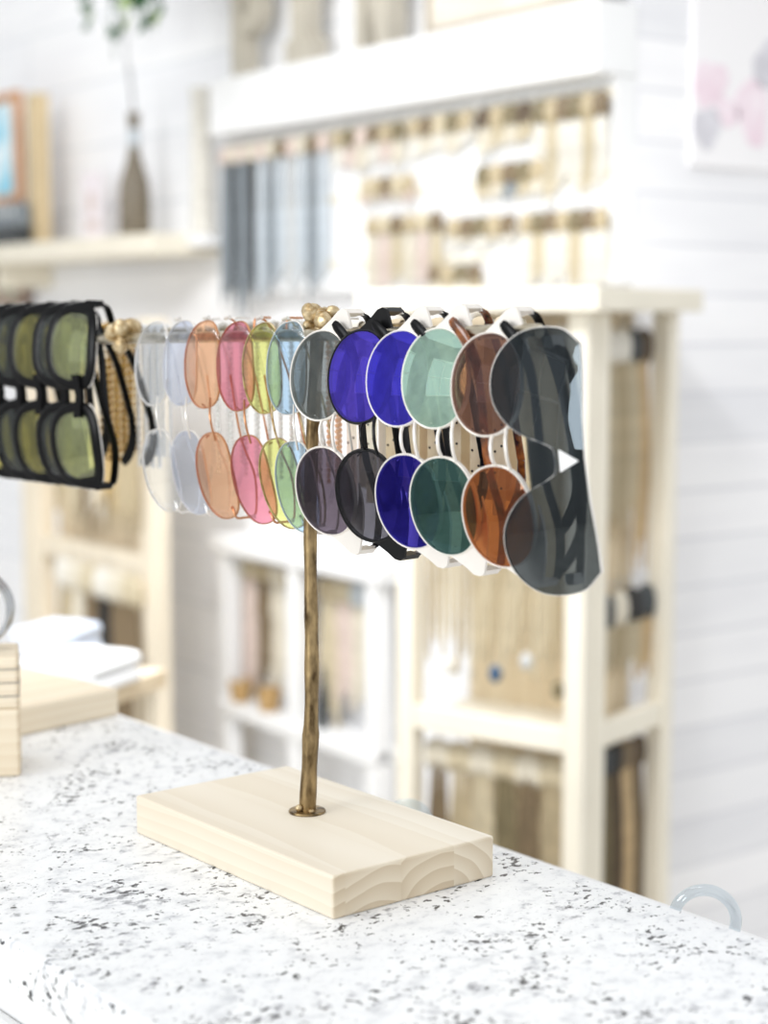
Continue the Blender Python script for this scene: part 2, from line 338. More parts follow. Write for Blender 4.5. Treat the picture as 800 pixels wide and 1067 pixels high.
# ------------------------------------------------------------------ sunglasses
def outline(kind, w, h, n=44):
    """lens outline (x along width, y up), centred; counter-clockwise"""
    out = []
    for i in range(n):
        a = 2*PI*i/n; c, s = math.cos(a), math.sin(a)
        if kind == 'round': e = 2.15
        elif kind == 'wayfarer': e = 3.0
        else: e = 2.5
        rx = abs(c)**(2/e)*(1 if c >= 0 else -1); ry = abs(s)**(2/e)*(1 if s >= 0 else -1)
        out.append((rx*w/2, ry*h/2))
    return out
def make_pair(sp):
    name_label, cat = sp['label'], 'sunglasses'
    w, h, dbl = sp['w'], sp['h'], sp['dbl']; kind = sp['kind']
    cx = (w+dbl)/2; Rw = sp.get('wrap', .34); Rb = .14
    root = thing('sunglasses', name_label, cat, sp['M'], 'sunglasses hung along the bar of the stand')
    rim_m, lens_ms = sp['rim'], sp['lens']
    def zf(x, y, s): return -x*x/(2*Rw)-((x-s*cx)**2+y*y)/(2*Rb)+.0018
    ol = outline(kind, w, h)
    if kind == 'wayfarer':                                # wider towards the brow and outer corner
        ol = [(x*(1+.22*y/h), y+.10*abs(x)*0) for x, y in ol]
    # ---- lenses
    for si, s in enumerate((-1, 1)):
        if kind == 'shield': break
        m = MB(); vs = []; fs = []; n = len(ol); RG = 7
        for side, dz in ((0, .0007), (1, -.0007)):
            base = len(vs); vs.append((s*cx, 0, zf(s*cx, 0, s)+dz))
            for g in range(1, RG+1):
                for (x, y) in ol:
                    xx = s*(cx+x*g/RG); yy = y*g/RG; vs.append((xx, yy, zf(xx, yy, s)+dz))
            for k in range(n):
                fs.append((base, base+1+k, base+1+(k+1) % n))
            for g in range(RG-1):
                for k in range(n):
                    a = base+1+g*n+k; b = base+1+g*n+(k+1) % n; fs.append((a, b, b+n, a+n))
        half = 1+RG*n
        for k in range(n):
            a = 1+(RG-1)*n+k; b = 1+(RG-1)*n+(k+1) % n; fs.append((a, b, b+half, a+half))
        m.add(vs, fs); lo = m.build('lens', lens_ms[si % len(lens_ms)], root, smooth=True)
        if sp.get('lens_labels'): lo['label'] = sp['lens_labels'][si]
    # ---- rims, bridge, end pieces
    rr, rd = sp['rim_r'], sp['rim_d']; m = MB()
    if kind != 'shield':
        for s in (-1, 1):
            pth = []
            for (x, y) in ol:
                L = math.hypot(x, y); k = 1+(rr*.7)/L
                xx = s*(cx+x*k); yy = y*k; pth.append((xx, yy, zf(xx, yy, s)-rd*.35))
            m.tube(pth, rr, 8 if rr < .002 else 10, True, up=(0, 0, 1), flat=(rr, rd))
    if kind == 'round':
        for yb, rb in ((.002, .0011), (.0135, .0011)):
            e = cx-w/2*math.sqrt(max(0, 1-(2*yb/h)**2)); pts = [(-e, yb, zf(e, yb, 1)-.001), (-e*.4, yb+.0015, .002), (e*.4, yb+.0015, .002), (e, yb, zf(e, yb, 1)-.001)]
            m.tube(smooth_path(pts, 4), rb, 8)
        for s in (-1, 1):                                  # winged end plate rising from the rim to the hinge
            arc = []
            for i in range(9):
                a = math.radians(100-i*13); arc.append((cx+(w/2+.0008)*math.cos(a), (h/2+.0008)*math.sin(a)))
            # outline from low on the outer rim, up to the peak, and back down the brow
            x1 = cx+w/2
            pk = [(x1+.004, .004), (x1+.008, .0105), (x1+.0125, .0165), (x1+.0135, .021), (x1+.012, .0245), (x1+.006, .0262), (x1-.004, .0285), (x1-.014, .030), (x1-.024, .0295)]
            pts = arc+pk
            fn = lambda a, b, c, s=s: (s*a, b, zf(s*cx+s*(w/2)*.9, .018, s)+c)
            m.prism(pts, -.0014, .0006, fn)
            m.prism([(x1+.0085, .0155), (x1+.0125, .0165), (x1+.0135, .0215), (x1+.0105, .0245)], -.0165, 0, fn)
        hx, hy, hz = cx+w/2+.0105, .0195, zf(cx+w/2, .02, 1)-.0160
    elif kind == 'wayfarer':
        m.prism([(-dbl/2-.004, .004), (-dbl/2-.004, .012), (0, .014), (dbl/2+.004, .012), (dbl/2+.004, .004), (0, .008)][::-1], -.003, .002, lambda a, b, c: (a, b, c))
        for s in (-1, 1):
            x1 = cx+w/2
            pts = [(x1-.002, -.002), (x1+.006, .008), (x1+.0095, .018), (x1+.009, .0215), (x1-.006, .0225), (x1-.012, .020)]
            fn = lambda a, b, c, s=s: (s*a, b, zf(s*cx+s*(w/2)*.9, .018, s)+c)
            m.prism(pts, -.004, .001, fn); m.prism([(x1+.003, .011), (x1+.009, .017), (x1+.009, .0212), (x1+.004, .0215)], -.014, 0, fn)
        hx, hy, hz = cx+w/2+.006, .0175, zf(cx+w/2, .018, 1)-.014
        tm_ = MB()
        for s in (-1, 1):
            pth = []
            for (x, y) in ol:
                if y > h*.30 or (y > -.2*h and x > .30*w):
                    k = 1+(rr*1.72)/math.hypot(x, y); pth.append((math.atan2(y, x), s*(cx+x*k), y*k))
            pth.sort(); tm_.tube([(a_, b_, zf(a_, b_, s)-.0008) for _, a_, b_ in pth], .0006, 6)
        to_ = tm_.build('metal_trim', SILVER, root, smooth=True); to_['label'] = 'fine silver edge line'
    elif kind == 'slim':
        e = cx-w/2; pts = [(-e-.006, .006, zf(e, .006, 1)+.001), (-e*.5, .009, .0035), (e*.5, .009, .0035), (e+.006, .006, zf(e, .006, 1)+.001)]
        m.tube(smooth_path(pts, 4), .0008, 8)
        for s in (-1, 1):
            x1 = cx+w/2; z0 = zf(x1, .008, s)
            m.tube(smooth_path([(s*(x1-.008), .008, z0+.002), (s*(x1+.0005), .010, z0+.001), (s*(x1+.0012), .0105, z0-.006), (s*(x1+.0012), .0105, z0-.0135)], 4), .0009, 8)
            m.ball((s*(x1-.007), .008, z0+.0022), .0013, 8, 6)
        hx, hy, hz = cx+w/2+.0012, .0105, zf(cx+w/2, .01, 1)-.0135
    else:                                                   # one-piece shield
        hx, hy, hz = .0690, .0040, -.017
    if kind == 'shield':
        half = [(.0, .0400), (.024, .0405), (.050, .0410), (.0640, .0395), (.0735, .026), (.0765, .010), (.0760, -.006), (.0715, -.0195), (.0620, -.0310), (.0500, -.0355), (.0370, -.0330), (.0260, -.0235), (.0175, -.0100), (.0110, .0080), (.0070, .0165), (.0, .0180)]
        half = [(a, -.0355+(b+.0355)*.86) for a, b in half]
        right = smooth_path([(a, b, 0) for a, b in half[3:]], 3); top = [Vector((a, b, 0)) for a, b in half[:3]]
        hp = [(p.x, p.y) for p in top+right]
        full = hp[::-1]+[(-a, b) for a, b in hp[1:-1]]
        zs = lambda x, y: -x*x/(2*.30)-y*y/(2*.22)
        bm = bmesh.new(); vv = [bm.verts.new((a, b, 0)) for a, b in full]; bm.faces.new(vv)
        bmesh.ops.triangulate(bm, faces=bm.faces[:]); bmesh.ops.subdivide_edges(bm, edges=bm.edges[:], cuts=3, use_grid_fill=True)
        bmesh.ops.recalc_face_normals(bm, faces=bm.faces)
        bm.verts.ensure_lookup_table(); vs = [tuple(v.co) for v in bm.verts]; fs = [tuple(v.index for v in fc.verts) for fc in bm.faces]
        bd = [tuple(v.index for v in e.verts) for e in bm.edges if e.is_boundary]; bm.free()
        n = len(vs); A = [(x, y, zs(x, y)+.0009) for x, y, _ in vs]+[(x, y, zs(x, y)-.0009) for x, y, _ in vs]
        m2 = MB(); m2.add(A, fs+[tuple(i+n for i in f_[::-1]) for f_ in fs]+[(a, b, b+n, a+n) for a, b in bd])
        ls = m2.build('shield_lens', lens_ms[0], root, smooth=True)
        tri = MB(); zz = 0
        tri.prism([(-.0064, .0140), (.0064, .0140), (.001, .0262)], 0, .0004, lambda a, b, c: (a, b, zs(a, b)+.0011+c))
        tr = tri.build('triangle_mark', WHITE, ls); tr['label'] = 'small white triangle at the bridge'
        pth = [(a*1.004, b*1.01, zs(a, b)) for a, b in full if True]
        m.tube(pth, .0007, 6, True, up=(0, 0, 1), flat=(.0004, .0010))
        for s in (-1, 1):
            m.prism([(.065, .001), (.0715, .002), (.0715, .007), (.065, .008)], -.011, 0, lambda a, b, c, s=s: (s*a, b, c-.0115))
    frm = m.build('frame', rim_m, root, smooth=True, sharp=35)
    # ---- nose pads
    if kind in ('round', 'slim'):
        for s in (-1, 1):
            e = cx-w/2
            m = MB(); m.ball((s*(e+.001), -.012, -.007), .0042, 10, 7, (.35, 1.25, .7)); pd = m.build('nose_pad', CLEAR, root, smooth=True)
            m = MB(); m.tube(smooth_path([(s*(e+.003), -.004, -.001), (s*(e+.001), -.006, -.006), (s*(e+.001), -.011, -.007)], 4), .0005, 6); m.build('pad_arm', rim_m, pd, smooth=True)
    # ---- temples: upper one hangs behind the bar, lower one is folded up in front of it
    tm, em = sp['temple'], sp['tip']; tl = .140; tr_, td = sp['temple_r']
    a = sp.get('open', .16)
    up_pts = [(-hx, hy, hz), (-hx+.004, hy+.001, hz-.006), (-hx+.020, hy+.002, hz-.012), (-hx+.050, hy+.003, hz-.013-.05*a), (-hx+.095, hy+.003, hz-.013-.095*a)]
    tip_u = [(-hx+.095, hy+.003, hz-.013-.095*a), (-hx+.112, hy-.001, hz-.013-.110*a), (-hx+.126, hy-.010, hz-.013-.122*a), (-hx+.135, hy-.020, hz-.013-.128*a)]
    zt = sp.get('low_z', -.004)
    lo_pts = [(hx, hy, hz), (hx-.005, hy+.002, hz-.003), (hx-.030, hy+.006, hz-.002), (.015, hy+.010, -.013), (-.030, hy+.012, -.0085)]
    tip_l = [(-.030, hy+.012, -.0085), (-.048, hy+.011, -.0065), (-.062, hy+.006, zt), (-hx+.006, hy-.003, zt+.001)]
    for pts, tip in ((up_pts, tip_u), (lo_pts, tip_l)):
        m = MB(); sp_ = smooth_path(pts, 6)
        m.tube(sp_, tr_, 10, up=(0, 1, 0), flat=(tr_, td)); t = m.build('temple', tm, root, smooth=True)
        m = MB(); sp2 = smooth_path(tip, 6); k = len(sp2)
        wd = [(sp['tip_r'][0]*(1 if i < k-2 else .75), sp['tip_r'][1]*(.8+.35*math.sin(PI*min(1, i/(k-1)*.8))) * (1 if i < k-1 else .7)) for i in range(k)]
        m.tube(sp2, .001, 10, up=(0, 1, 0), flat=wd); e_ = m.build('ear_tip', em, t, smooth=True)
    # ---- hinges
    for s in (-1, 1):
        m = MB(); m.tube([(s*hx, hy-.0028, hz), (s*hx, hy+.0028, hz)], .0015, 10); m.build('hinge', SILVER, root, smooth=True)
    return root

YAW_S = math.radians(8)
def pair_M(mid, roll_px, D_hint, yaw=YAW_S, off=.0125):
    b0 = -U; b = Vector((b0.x*math.cos(yaw)-b0.y*math.sin(yaw), b0.x*math.sin(yaw)+b0.y*math.cos(yaw), 0))
    X = Vector((0, 0, -1)); Y = b; Z = X.cross(Y)
    p = at_plane(mid[0], mid[1], ptop+NB*off, V)
    scale_px = F/p.y; fs = abs(b.dot(Vector((1, 0, 0))))
    dy = roll_px/scale_px/max(.3, (b.x-p.x/p.y*b.y)); roll = math.atan2(dy, .080)
    X2 = X*math.cos(roll)+Y*math.sin(roll); Y2 = -X*math.sin(roll)+Y*math.cos(roll)
    M = Matrix((X2, Y2, Z)).transposed().to_4x4(); M.translation = p; return M
L_GREY = lens_mat('grey_lens', (128, 134, 134), .14, (205, 212, 212)); L_GREY_DIM = lens_mat('grey_lens_dim', (92, 82, 92), .04, (205, 195, 210))  # round pairs: upper and lower lens colours paint in brighter and dimmer reflections
L_BLUE = lens_mat('blue_mirror_lens', (104, 88, 212), .42, (112, 96, 236)); L_BLUE2 = lens_mat('blue_mirror_lens_bright', (90, 82, 214), .44, (96, 88, 236))
L_BLUE_DIM = lens_mat('blue_mirror_lens_dim', (92, 90, 96), .02, (180, 180, 190)); L_BLUE2_DIM = lens_mat('blue_mirror_lens_bright_dim', (70, 64, 160), .14, (80, 72, 215))
L_MINT = lens_mat('mint_mirror_lens', (176, 198, 178), .56, (206, 240, 224)); L_MINT_DIM = lens_mat('mint_mirror_lens_dim', (74, 98, 100), .08, (150, 205, 195))
L_BROWN = lens_mat('brown_lens', (164, 128, 108), .09, (196, 170, 168)); L_BROWN_DIM = lens_mat('brown_lens_dim', (182, 112, 62), .04, (220, 180, 150))
L_SHIELD = lens_mat('charcoal_lens', (92, 97, 101), .05, (170, 182, 190))
L_ORANGE = lens_mat('peach_lens', (247, 198, 160), .03); L_PINK = lens_mat('pink_lens', (232, 148, 168), .03)
L_LIME = lens_mat('lime_lens', (224, 228, 142), .03); L_ICE = lens_mat('ice_blue_lens', (178, 208, 232), .04); L_CLEAR = lens_mat('clear_lens', (236, 240, 246), .06, ior=1.5)
L_CLEARB = lens_mat('clear_blue_lens', (222, 230, 248), .06, ior=1.5)
L_GREEN = lens_mat('green_yellow_lens', (222, 228, 152), .20, (236, 242, 205))
L_OLIVE = lens_mat('olive_lens', (226, 214, 112), .14, (226, 226, 180)); L_DUSK = lens_mat('dusk_lens', (120, 124, 116), .08, (200, 206, 206))
RND = dict(kind='round', w=.0600, h=.0525, dbl=.0190, rim_r=.0009, rim_d=.0021, temple=BLACK, tip=BLACK, temple_r=(.0010, .0032), tip_r=(.0018, .0034))
def R_(label, mid, roll, lens, rim, **kw):
    d = dict(RND); d.update(label=label, lens=lens, rim=rim, M=pair_M(mid, roll, 0)); d.update(kw); make_pair(d)
R_('round sunglasses with silver rims and smoky grey lenses, right in front of the brass pole', (332, 452), 6, [L_GREY, L_GREY_DIM], PEARL, w=.0585)
R_('round black rimmed sunglasses with violet blue lenses, the lower blackened for its dim reflection', (374.5, 455), 9, [L_BLUE, L_BLUE_DIM], BLACKM, temple=BLACKM, w=.0585, rim_r=.0012)
R_('round silver rimmed sunglasses with bright cobalt blue mirrored lenses, lower coloured navy for dimmer light', (416, 459), 11, [L_BLUE2, L_BLUE2_DIM], PEARL, w=.0590, h=.052)
R_('round silver rimmed sunglasses with mint green mirrored lenses, lower one tinted teal for dimmer reflection', (454, 461.5), 10, [L_MINT, L_MINT_DIM], PEARL, temple=TORT, tip=TORT)
R_('round silver rimmed sunglasses with brown lenses, next to the big charcoal shield pair', (509, 470), 14, [L_BROWN, L_BROWN_DIM], PEARL)
R_('oversized one-piece charcoal shield sunglasses at the right end of the bar', (564, 483), 16, [L_SHIELD], SILVER, kind='shield', temple=BLACK, tip=BLACK, temple_r=(.0012, .0028), tip_r=(.0013, .0030), open=-.02, low_z=-.014, rim_r=.0006, rim_d=.001, M=pair_M((563, 482), 15, 0, math.radians(9), .018))
SLM = dict(kind='slim', w=.0630, h=.0390, dbl=.0190, rim_r=.0005, rim_d=.0010, temple=ROSEG, tip=CLEAR, temple_r=(.0007, .0009), tip_r=(.0010, .0016), rim=ROSEG, open=.10)
def S_(label, mid, roll, lens, **kw):
    d = dict(SLM); d.update(label=label, lens=lens, M=pair_M(mid, roll, 0, math.radians(7), .011)); d.update(kw); make_pair(d)
S_('slim rimless sunglasses with pale ice blue lenses, half behind the smoky grey round pair', (301, 446), 10, [L_ICE], rim=SILVER, temple=SILVER)
S_('slim rimless sunglasses with lime yellow lenses, between the pink and the ice blue pairs', (280, 444), 20, [L_LIME], rim=GOLD, temple=GOLD)
S_('slim rimless sunglasses with raspberry pink lenses and fine wire temples', (251, 441), 17, [L_PINK])
S_('slim rimless sunglasses with peach orange lenses and fine wire temples', (215, 438), 13, [L_ORANGE])
S_('clear lensed rimless glasses with a faint blue tint, beside the peach orange pair', (190, 436), 9, [L_CLEARB], rim=SILVER, temple=SILVER)
S_('clear colourless rimless glasses, leftmost of the pale slim pairs, next to the black frames', (160, 435), 8, [L_CLEAR], rim=SILVER, temple=SILVER)
WAY = dict(kind='wayfarer', w=.0545, h=.0410, dbl=.0265, rim_r=.0050, rim_d=.0032, temple=BLACK, tip=BLACK, temple_r=(.0014, .0040), tip_r=(.0014, .0042), rim=BLACK, open=.42, low_z=-.010)
def K_(label, mid, lens, **kw):
    d = dict(WAY); d.update(label=label, lens=lens, M=pair_M(mid, 3, 0, math.radians(15), .015), open={73: .38, 58: .32}.get(mid[0], .3)); d.update(kw); make_pair(d)
K_('black framed sunglasses with yellow green lenses, frontmost of the dark left-hand group', (73, 413), [L_GREEN])
K_('black framed sunglasses tucked directly behind the frontmost yellow green pair', (58, 412), [L_DUSK])
K_('black framed sunglasses with yellow tinted lens, third back in the dark left-hand group', (33, 411), [L_OLIVE])
K_('black framed sunglasses fourth back in the dark group, at the left edge of the photo', (12, 410), [L_DUSK])
K_('black framed sunglasses cut off by the left edge, last of the dark group', (-9, 409), [L_OLIVE])

# ------------------------------------------------------------------ straps and beads looped over the rear bar
STRAP = mat('tan_leather', (226, 208, 176), .6, noise=.06, scale=30, rgb2=(206, 182, 146)); STRAPW = mat('cream_leather', (240, 234, 222), .6, noise=.03, scale=30)
HOLE = mat('punched_hole', (46, 36, 26), .6)
def strap(px, label, m_, wd=.013, ln=.128):
    c = bar_pt(px, .085, .006); M = frame_M(c, U); r = thing('punched_strap', label, 'strap', M, 'punched straps looped over the rear bar')
    s = 1 if (M.to_3x3() @ Vector((0, 1, 0))).dot(V) > 0 else -1
    pth = [(0, -s*.0050, -ln), (0, -s*.0054, -ln*.5), (0, -s*.0048, -.006)]
    for i in range(7):
        a = PI*i/6; pth.append((0, -s*.0046*math.cos(a), .0046*math.sin(a)))
    pth += [(0, s*.0054, -.006), (0, s*.0060, -ln*.6), (0, s*.0062, -ln*.93)]
    m = MB(); m.tube(pth, .001, 8, up=(1, 0, 0), flat=(.0007, wd/2)); b = m.build('band', m_, r, smooth=True)
    m = MB()
    for k in range(8):
        for xo in (-.0032, .0032):
            z = -.010-k*.0142-(.004 if xo > 0 else 0); y = -s*.0054-s*.0005
            m.tube([(xo, y, z), (xo, y-s*.0006, z)], .00085, 8)
    m.build('punched_holes', HOLE, r)
xs = [372, 393, 414, 436, 458, 480, 503, 527]
for i, x in enumerate(xs):
    strap(x, ('cream' if i < 2 else 'tan')+' strap with dark punched holes behind the round sunglasses, '+ORD[i]+' strap from the left', STRAPW if i < 2 else STRAP)
BEADW = mat('silver_bead', (226, 224, 218), .25, .3, noise=.05, scale=200); BEADG = mat('gold_bead', (196, 160, 98), .25, .8, noise=.05, scale=200); BEADP = mat('peach_bead', (226, 184, 146), .3, noise=.04, scale=200); BEADC = mat('crystal_bead', (236, 238, 240), .15, .1, noise=.02, scale=200)
def beads(px, label, m_, r=.0021, ln=.115):
    c = bar_pt(px, .085, .006); M = frame_M(c, U)
    s = 1 if (M.to_3x3() @ Vector((0, 1, 0))).dot(V) > 0 else -1; m = MB(); off = .0034+r
    pts = []; z = -ln
    while z < 0: pts.append((0, -s*off, z)); z += 2*r
    for i in range(5): a = PI*(i+.5)/5; pts.append((0, -s*off*math.cos(a), off*math.sin(a)))
    z = -2*r*.3
    while z > -ln*.96: pts.append((0, s*off, z)); z -= 2*r
    for p in pts: m.ball(p, r*.98, 7, 5)
    m.tube([pts[0]]+pts[1:], .0004, 5)
    o = m.build('bead_strand', m_, None, smooth=True); o.matrix_world = M; tag(o, label, 'bead strand', 'bead strands looped over the rear bar')
for i, x in enumerate((112, 120, 128, 136)): beads(x, 'gold bead strand between the black and the clear glasses, '+ORD[i]+' from the left', BEADG, .0034, .112)
for i, x in enumerate((149, 156, 163, 170)): beads(x, 'crystal bead strand behind the clear glasses, '+ORD[i]+' from the left', BEADC)
for i, x in enumerate((232, 246, 261, 274, 286, 298, 309, 320, 339)): beads(x, 'silver bead strand behind the coloured lenses, '+ORD[i]+' from the left', BEADW)
for i, x in enumerate((348, 357)): beads(x, 'peach bead strand just right of the brass pole, '+ORD[i]+' from the left', BEADP)

# ------------------------------------------------------------------ things at the left end of the counter
pr = at_height(124, 745, CT); pl = at_height(12, 769, CT)
d1 = (pl-pr); d1.z = 0; d1.normalize()
d2 = Vector((-d1.y, d1.x, 0));  d2 = d2 if d2.y > 0 else -d2
LW, LL = .175, .16
o = thing('wooden_display_base', 'pale wooden block base standing at the left end of the granite counter', 'display base', frame_M(pr+d1*(LW/2)+d2*(LL/2), d1))
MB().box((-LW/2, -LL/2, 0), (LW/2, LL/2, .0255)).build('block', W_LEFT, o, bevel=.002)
m = MB(); hz = .0256; m.lathe([(.014, hz-.0002), (.014, hz+.002), (.006, hz+.004), (.006, .19), (.004, .20)], (LW/2-.012, 0, 0), 20); m.build('post', BRASS, o, smooth=True)
q = at_height(13, 812, CT)
o = thing('wooden_block_stack', 'two pale grooved wooden blocks stacked upright at the left photo edge', 'block', frame_M(q+Vector((-.035, .035, 0)), Vector((1, .2, 0))))
sp_ = lambda z0, z1, m_, n: MB().box((-.034, -.034, z0), (.034, .034, z1)).build('block', m_, o, bevel=.0025)
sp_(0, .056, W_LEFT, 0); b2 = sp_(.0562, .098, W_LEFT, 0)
m = MB()
for z in (.066, .077, .088): m.box((-.0346, -.0346, z), (.0346, .0346, z+.0012))
m.build('groove_line', mat('grey_line', (170, 162, 150), .6), b2)
# silver bangles lying on the block stack's rear neighbour
SB = mat('polished_silver', (190, 192, 194), .2, 1.0, noise=.03, scale=30)
cpost = Vector(q)+Vector((-.038, .037, .0985))
for i in range(3):
    m = MB(); R = .031
    a0 = [(R*math.cos(2*PI*k/40), 0, R*math.sin(2*PI*k/40)+R) for k in range(40)]
    m.tube(a0, .0022, 8, True)
    ob = m.build('bangle', SB, None, smooth=True); ob.matrix_world = frame_M(cpost+Vector((0, (i-1)*.0075, .0022)), Vector((1, .25+.0*i, 0)))
    tag(ob, ['frontmost silver bangle standing on the block stack at the left edge', 'middle silver bangle standing on the block stack at the left edge', 'rearmost silver bangle standing on the block stack at the left edge'][i], 'bangle', 'silver bangles on the block stack')

# ------------------------------------------------------------------ ledge and clear rings behind the counter
m = MB(); ya, yb = sorted((ysign*(wid-.0298), ysign*(wid+.10)))
m.box((-.9, ya, -.060), (1.2, yb, -.045)); lg = m.build('back_ledge', WHITE, None, bevel=.002); lg.matrix_world = Mc; tag(lg, 'narrow white ledge fixed behind the granite counter, below its top', 'ledge')
CLR = lens_mat('clear_glass', (222, 232, 238), .10, ior=1.5)
def ring(px, py, R, label):
    e = at_height(px, py, CT); c = e+V*.045; c.z = CT-.045
    m = MB(); m.tube([(R*math.cos(2*PI*k/44), 0, R*math.sin(2*PI*k/44)+R+.004) for k in range(44)], .004, 12, True)
    ob = m.build('clear_ring', CLR, None, smooth=True); ob.matrix_world = frame_M(c, Vector((1, -.15, 0))); tag(ob, label, 'ring', 'clear rings behind the counter')
ring(686, 941, .0200, 'clear acrylic ring peeking over the counter edge at the right')
ring(378, 838, .0168, 'clear acrylic ring barely showing behind the wooden stand base')

# ------------------------------------------------------------------ shop walls
P0 = Vector((-.347, 3.90, 0)); P1 = Vector((.387, 2.90, 0)); WD = (P1-P0).normalized(); WN = Vector((-WD.y, WD.x, 0)); WN = WN if WN.y < 0 else -WN   # wall normal to the shopper
WL = (P1-P0).length
def wallM(t, z, off=0): p = P0+WD*(WL*t)+WN*off; p.z = z; return frame_M(p, WD)       # local x along wall to the right, -y towards shopper
SHIP = plank_mat('white_shiplap', (250, 250, 251), (246, 247, 250), (228, 231, 235), (2.2, .16))
SHIPR = plank_mat('greyed_planks', (248, 247, 248), (233, 233, 236), (224, 224, 228), (.8, .085))
wb = MB().box((-2.6, 0, 0), (WL-.0801, .08, 3.0)).build('wall_back', SHIP); wb.matrix_world = wallM(0, 0, -.04); structure(wb)
P1b = P1-WN*.04
RD = -WN
wr = MB().box((0, -.0, 0), (2.6, .08, 3.0)).build('wall_right', SHIPR); wr.matrix_world = frame_M((P1b.x, P1b.y, 0), RD); structure(wr)
XL = -3.4
lw_ = MB(); lw_.box((XL-.1, -1.5, 0), (XL, 6.5, 1.15))
lw_.box((XL-.1, -1.5, 2.45), (XL, 6.5, 3.0))
for a_, b_ in ((-1.5, -.2), (1.0, 1.9), (3.1, 6.5)): lw_.box((XL-.1, a_, 1.15), (XL, b_, 2.45))
structure(lw_.build('wall_left', mat('grey_wall', (214, 214, 214), .7, scale=3)))
for i_, (a_, b_) in enumerate(((-.2, 1.0), (1.9, 3.1))):
    m = MB(); mid_ = (a_+b_)/2
    for y_ in (a_, mid_-.02, b_-.04): m.box((XL-.08, y_, 1.15), (XL+.01, y_+.04, 2.45))
    for z_ in (1.15, 1.80, 2.41): m.box((XL-.079, a_+.0001, z_), (XL+.009, b_-.0001, z_+.04))
    structure(m.build('window_'+str(i_+1), WHITE))
fl = MB().box((-4, -1.5, -.05), (4, 6.5, 0)).build('floor', mat('pale_floor', (228, 224, 216), .4, scale=4)); structure(fl)

# ------------------------------------------------------------------ hanging jewellery
COL = {}
def cm(name, rgb, **k): COL[name] = mat('jewel_'+name.replace(' ', '_'), rgb, k.get('rough', .5), k.get('metal', 0), noise=.08, scale=60)
for n_, c_ in dict(cream=(222, 214, 196), ivory=(230, 226, 216), tan=(188, 172, 140), brown=(126, 108, 82), dark_brown=(92, 76, 58), slate=(138, 146, 152), pale_grey=(200, 208, 214), blush=(220, 202, 192), black=(40, 38, 36), gold=(196, 164, 100), amber=(212, 186, 144), olive=(126, 114, 84), blue=(52, 92, 130), silver=(206, 208, 208), charcoal=(66, 70, 72), sand=(206, 193, 164)).items(): cm(n_, c_)
def jewel(M, label, strand, head, ln, wd, n=3, headw=None, kind='necklace', pend=None, group=None, headh=.035):
    """a hung piece: header bead cluster / card at the hook, long loops below, optional pendant. local -z down, -y to the shopper"""
    r = thing('hanging_'+kind, label, kind, M, group)
    m = MB(); m.tube([(0, .016, .002), (0, -.004, .001), (0, -.010, -.002), (0, -.012, .005)], .0014, 6); m.build('hook', COL['silver'], r, smooth=True)
    hw = headw or wd
    m = MB()
    for k in range(5):
        x = (k-2)/4*hw*.8; m.ball((x, -.010, -headh*.5-abs(k-2)*.003), headh*.42, 8, 6, (hw/headh*.42, .35, 1))
    m.build('bead_cluster', COL[head], r, smooth=True)
    m = MB()
    for k in range(n):
        x = (k-(n-1)/2)/max(1, n-1)*wd*.86; l = ln*(1-.06*((k*7) % 3)); sag = .004
        for sx in (-1, 1):
            m.tube(smooth_path([(x*.6, -.009, -headh*.6), (x+sx*wd/n*.30, -.009-.001*k, -l*.5), (x+sx*wd/n*.24, -.009, -l*.9), (x, -.009, -l)], 3), wd/n*.23, 6)
    m.build('strand', COL[strand], r, smooth=True)
    if pend:
        m = MB(); m.lathe([(.001, 0), (.007, -.004), (.011, -.014), (.009, -.024), (.002, -.030)], (0, -.009, -ln+.002), 14); m.build('pendant', COL[pend], r, smooth=True)
def row(t0, t1, z, n, cols, heads, ln, where, kind='necklace', wd=.034, strands=3, pend=(None,), Mfn=wallM, jit=.12, off=.012, headh=.045, group=None):
    for i in range(n):
        t = t0+(t1-t0)*((i+.5)/n); c = cols[i % len(cols)]; h = heads[i % len(heads)]; l = ln*(1+random.uniform(-jit, jit))
        side = 'left' if i < (n+1)//2 else 'right'; k = i if side == 'left' else n-1-i
        lab = f"{c.replace('_', ' ')} {kind} with {h.replace('_', ' ')} top, {ORD[k]+' from '+side if k else side+'most'}, {where}"
        jewel(Mfn(t, z, off), lab, c, h, l, wd, strands, kind=kind, pend=pend[i % len(pend)], headh=headh, group=group or kind+'s '+where)
def tpo(px, off=0.0):
    k = (px-400)/F; return (k*(P0.y+WN.y*off)-(P0.x+WN.x*off))/((P1.x-P0.x)-k*(P1.y-P0.y))
def wz(px, py, off=0.0):
    t = tpo(px, off); D = P0.y+(P1.y-P0.y)*t+WN.y*off; r = ray(px, py); return CAMZ+r.z/r.y*D
def wp(px, z, off=0.0): return wallM(tpo(px, off), z, off)
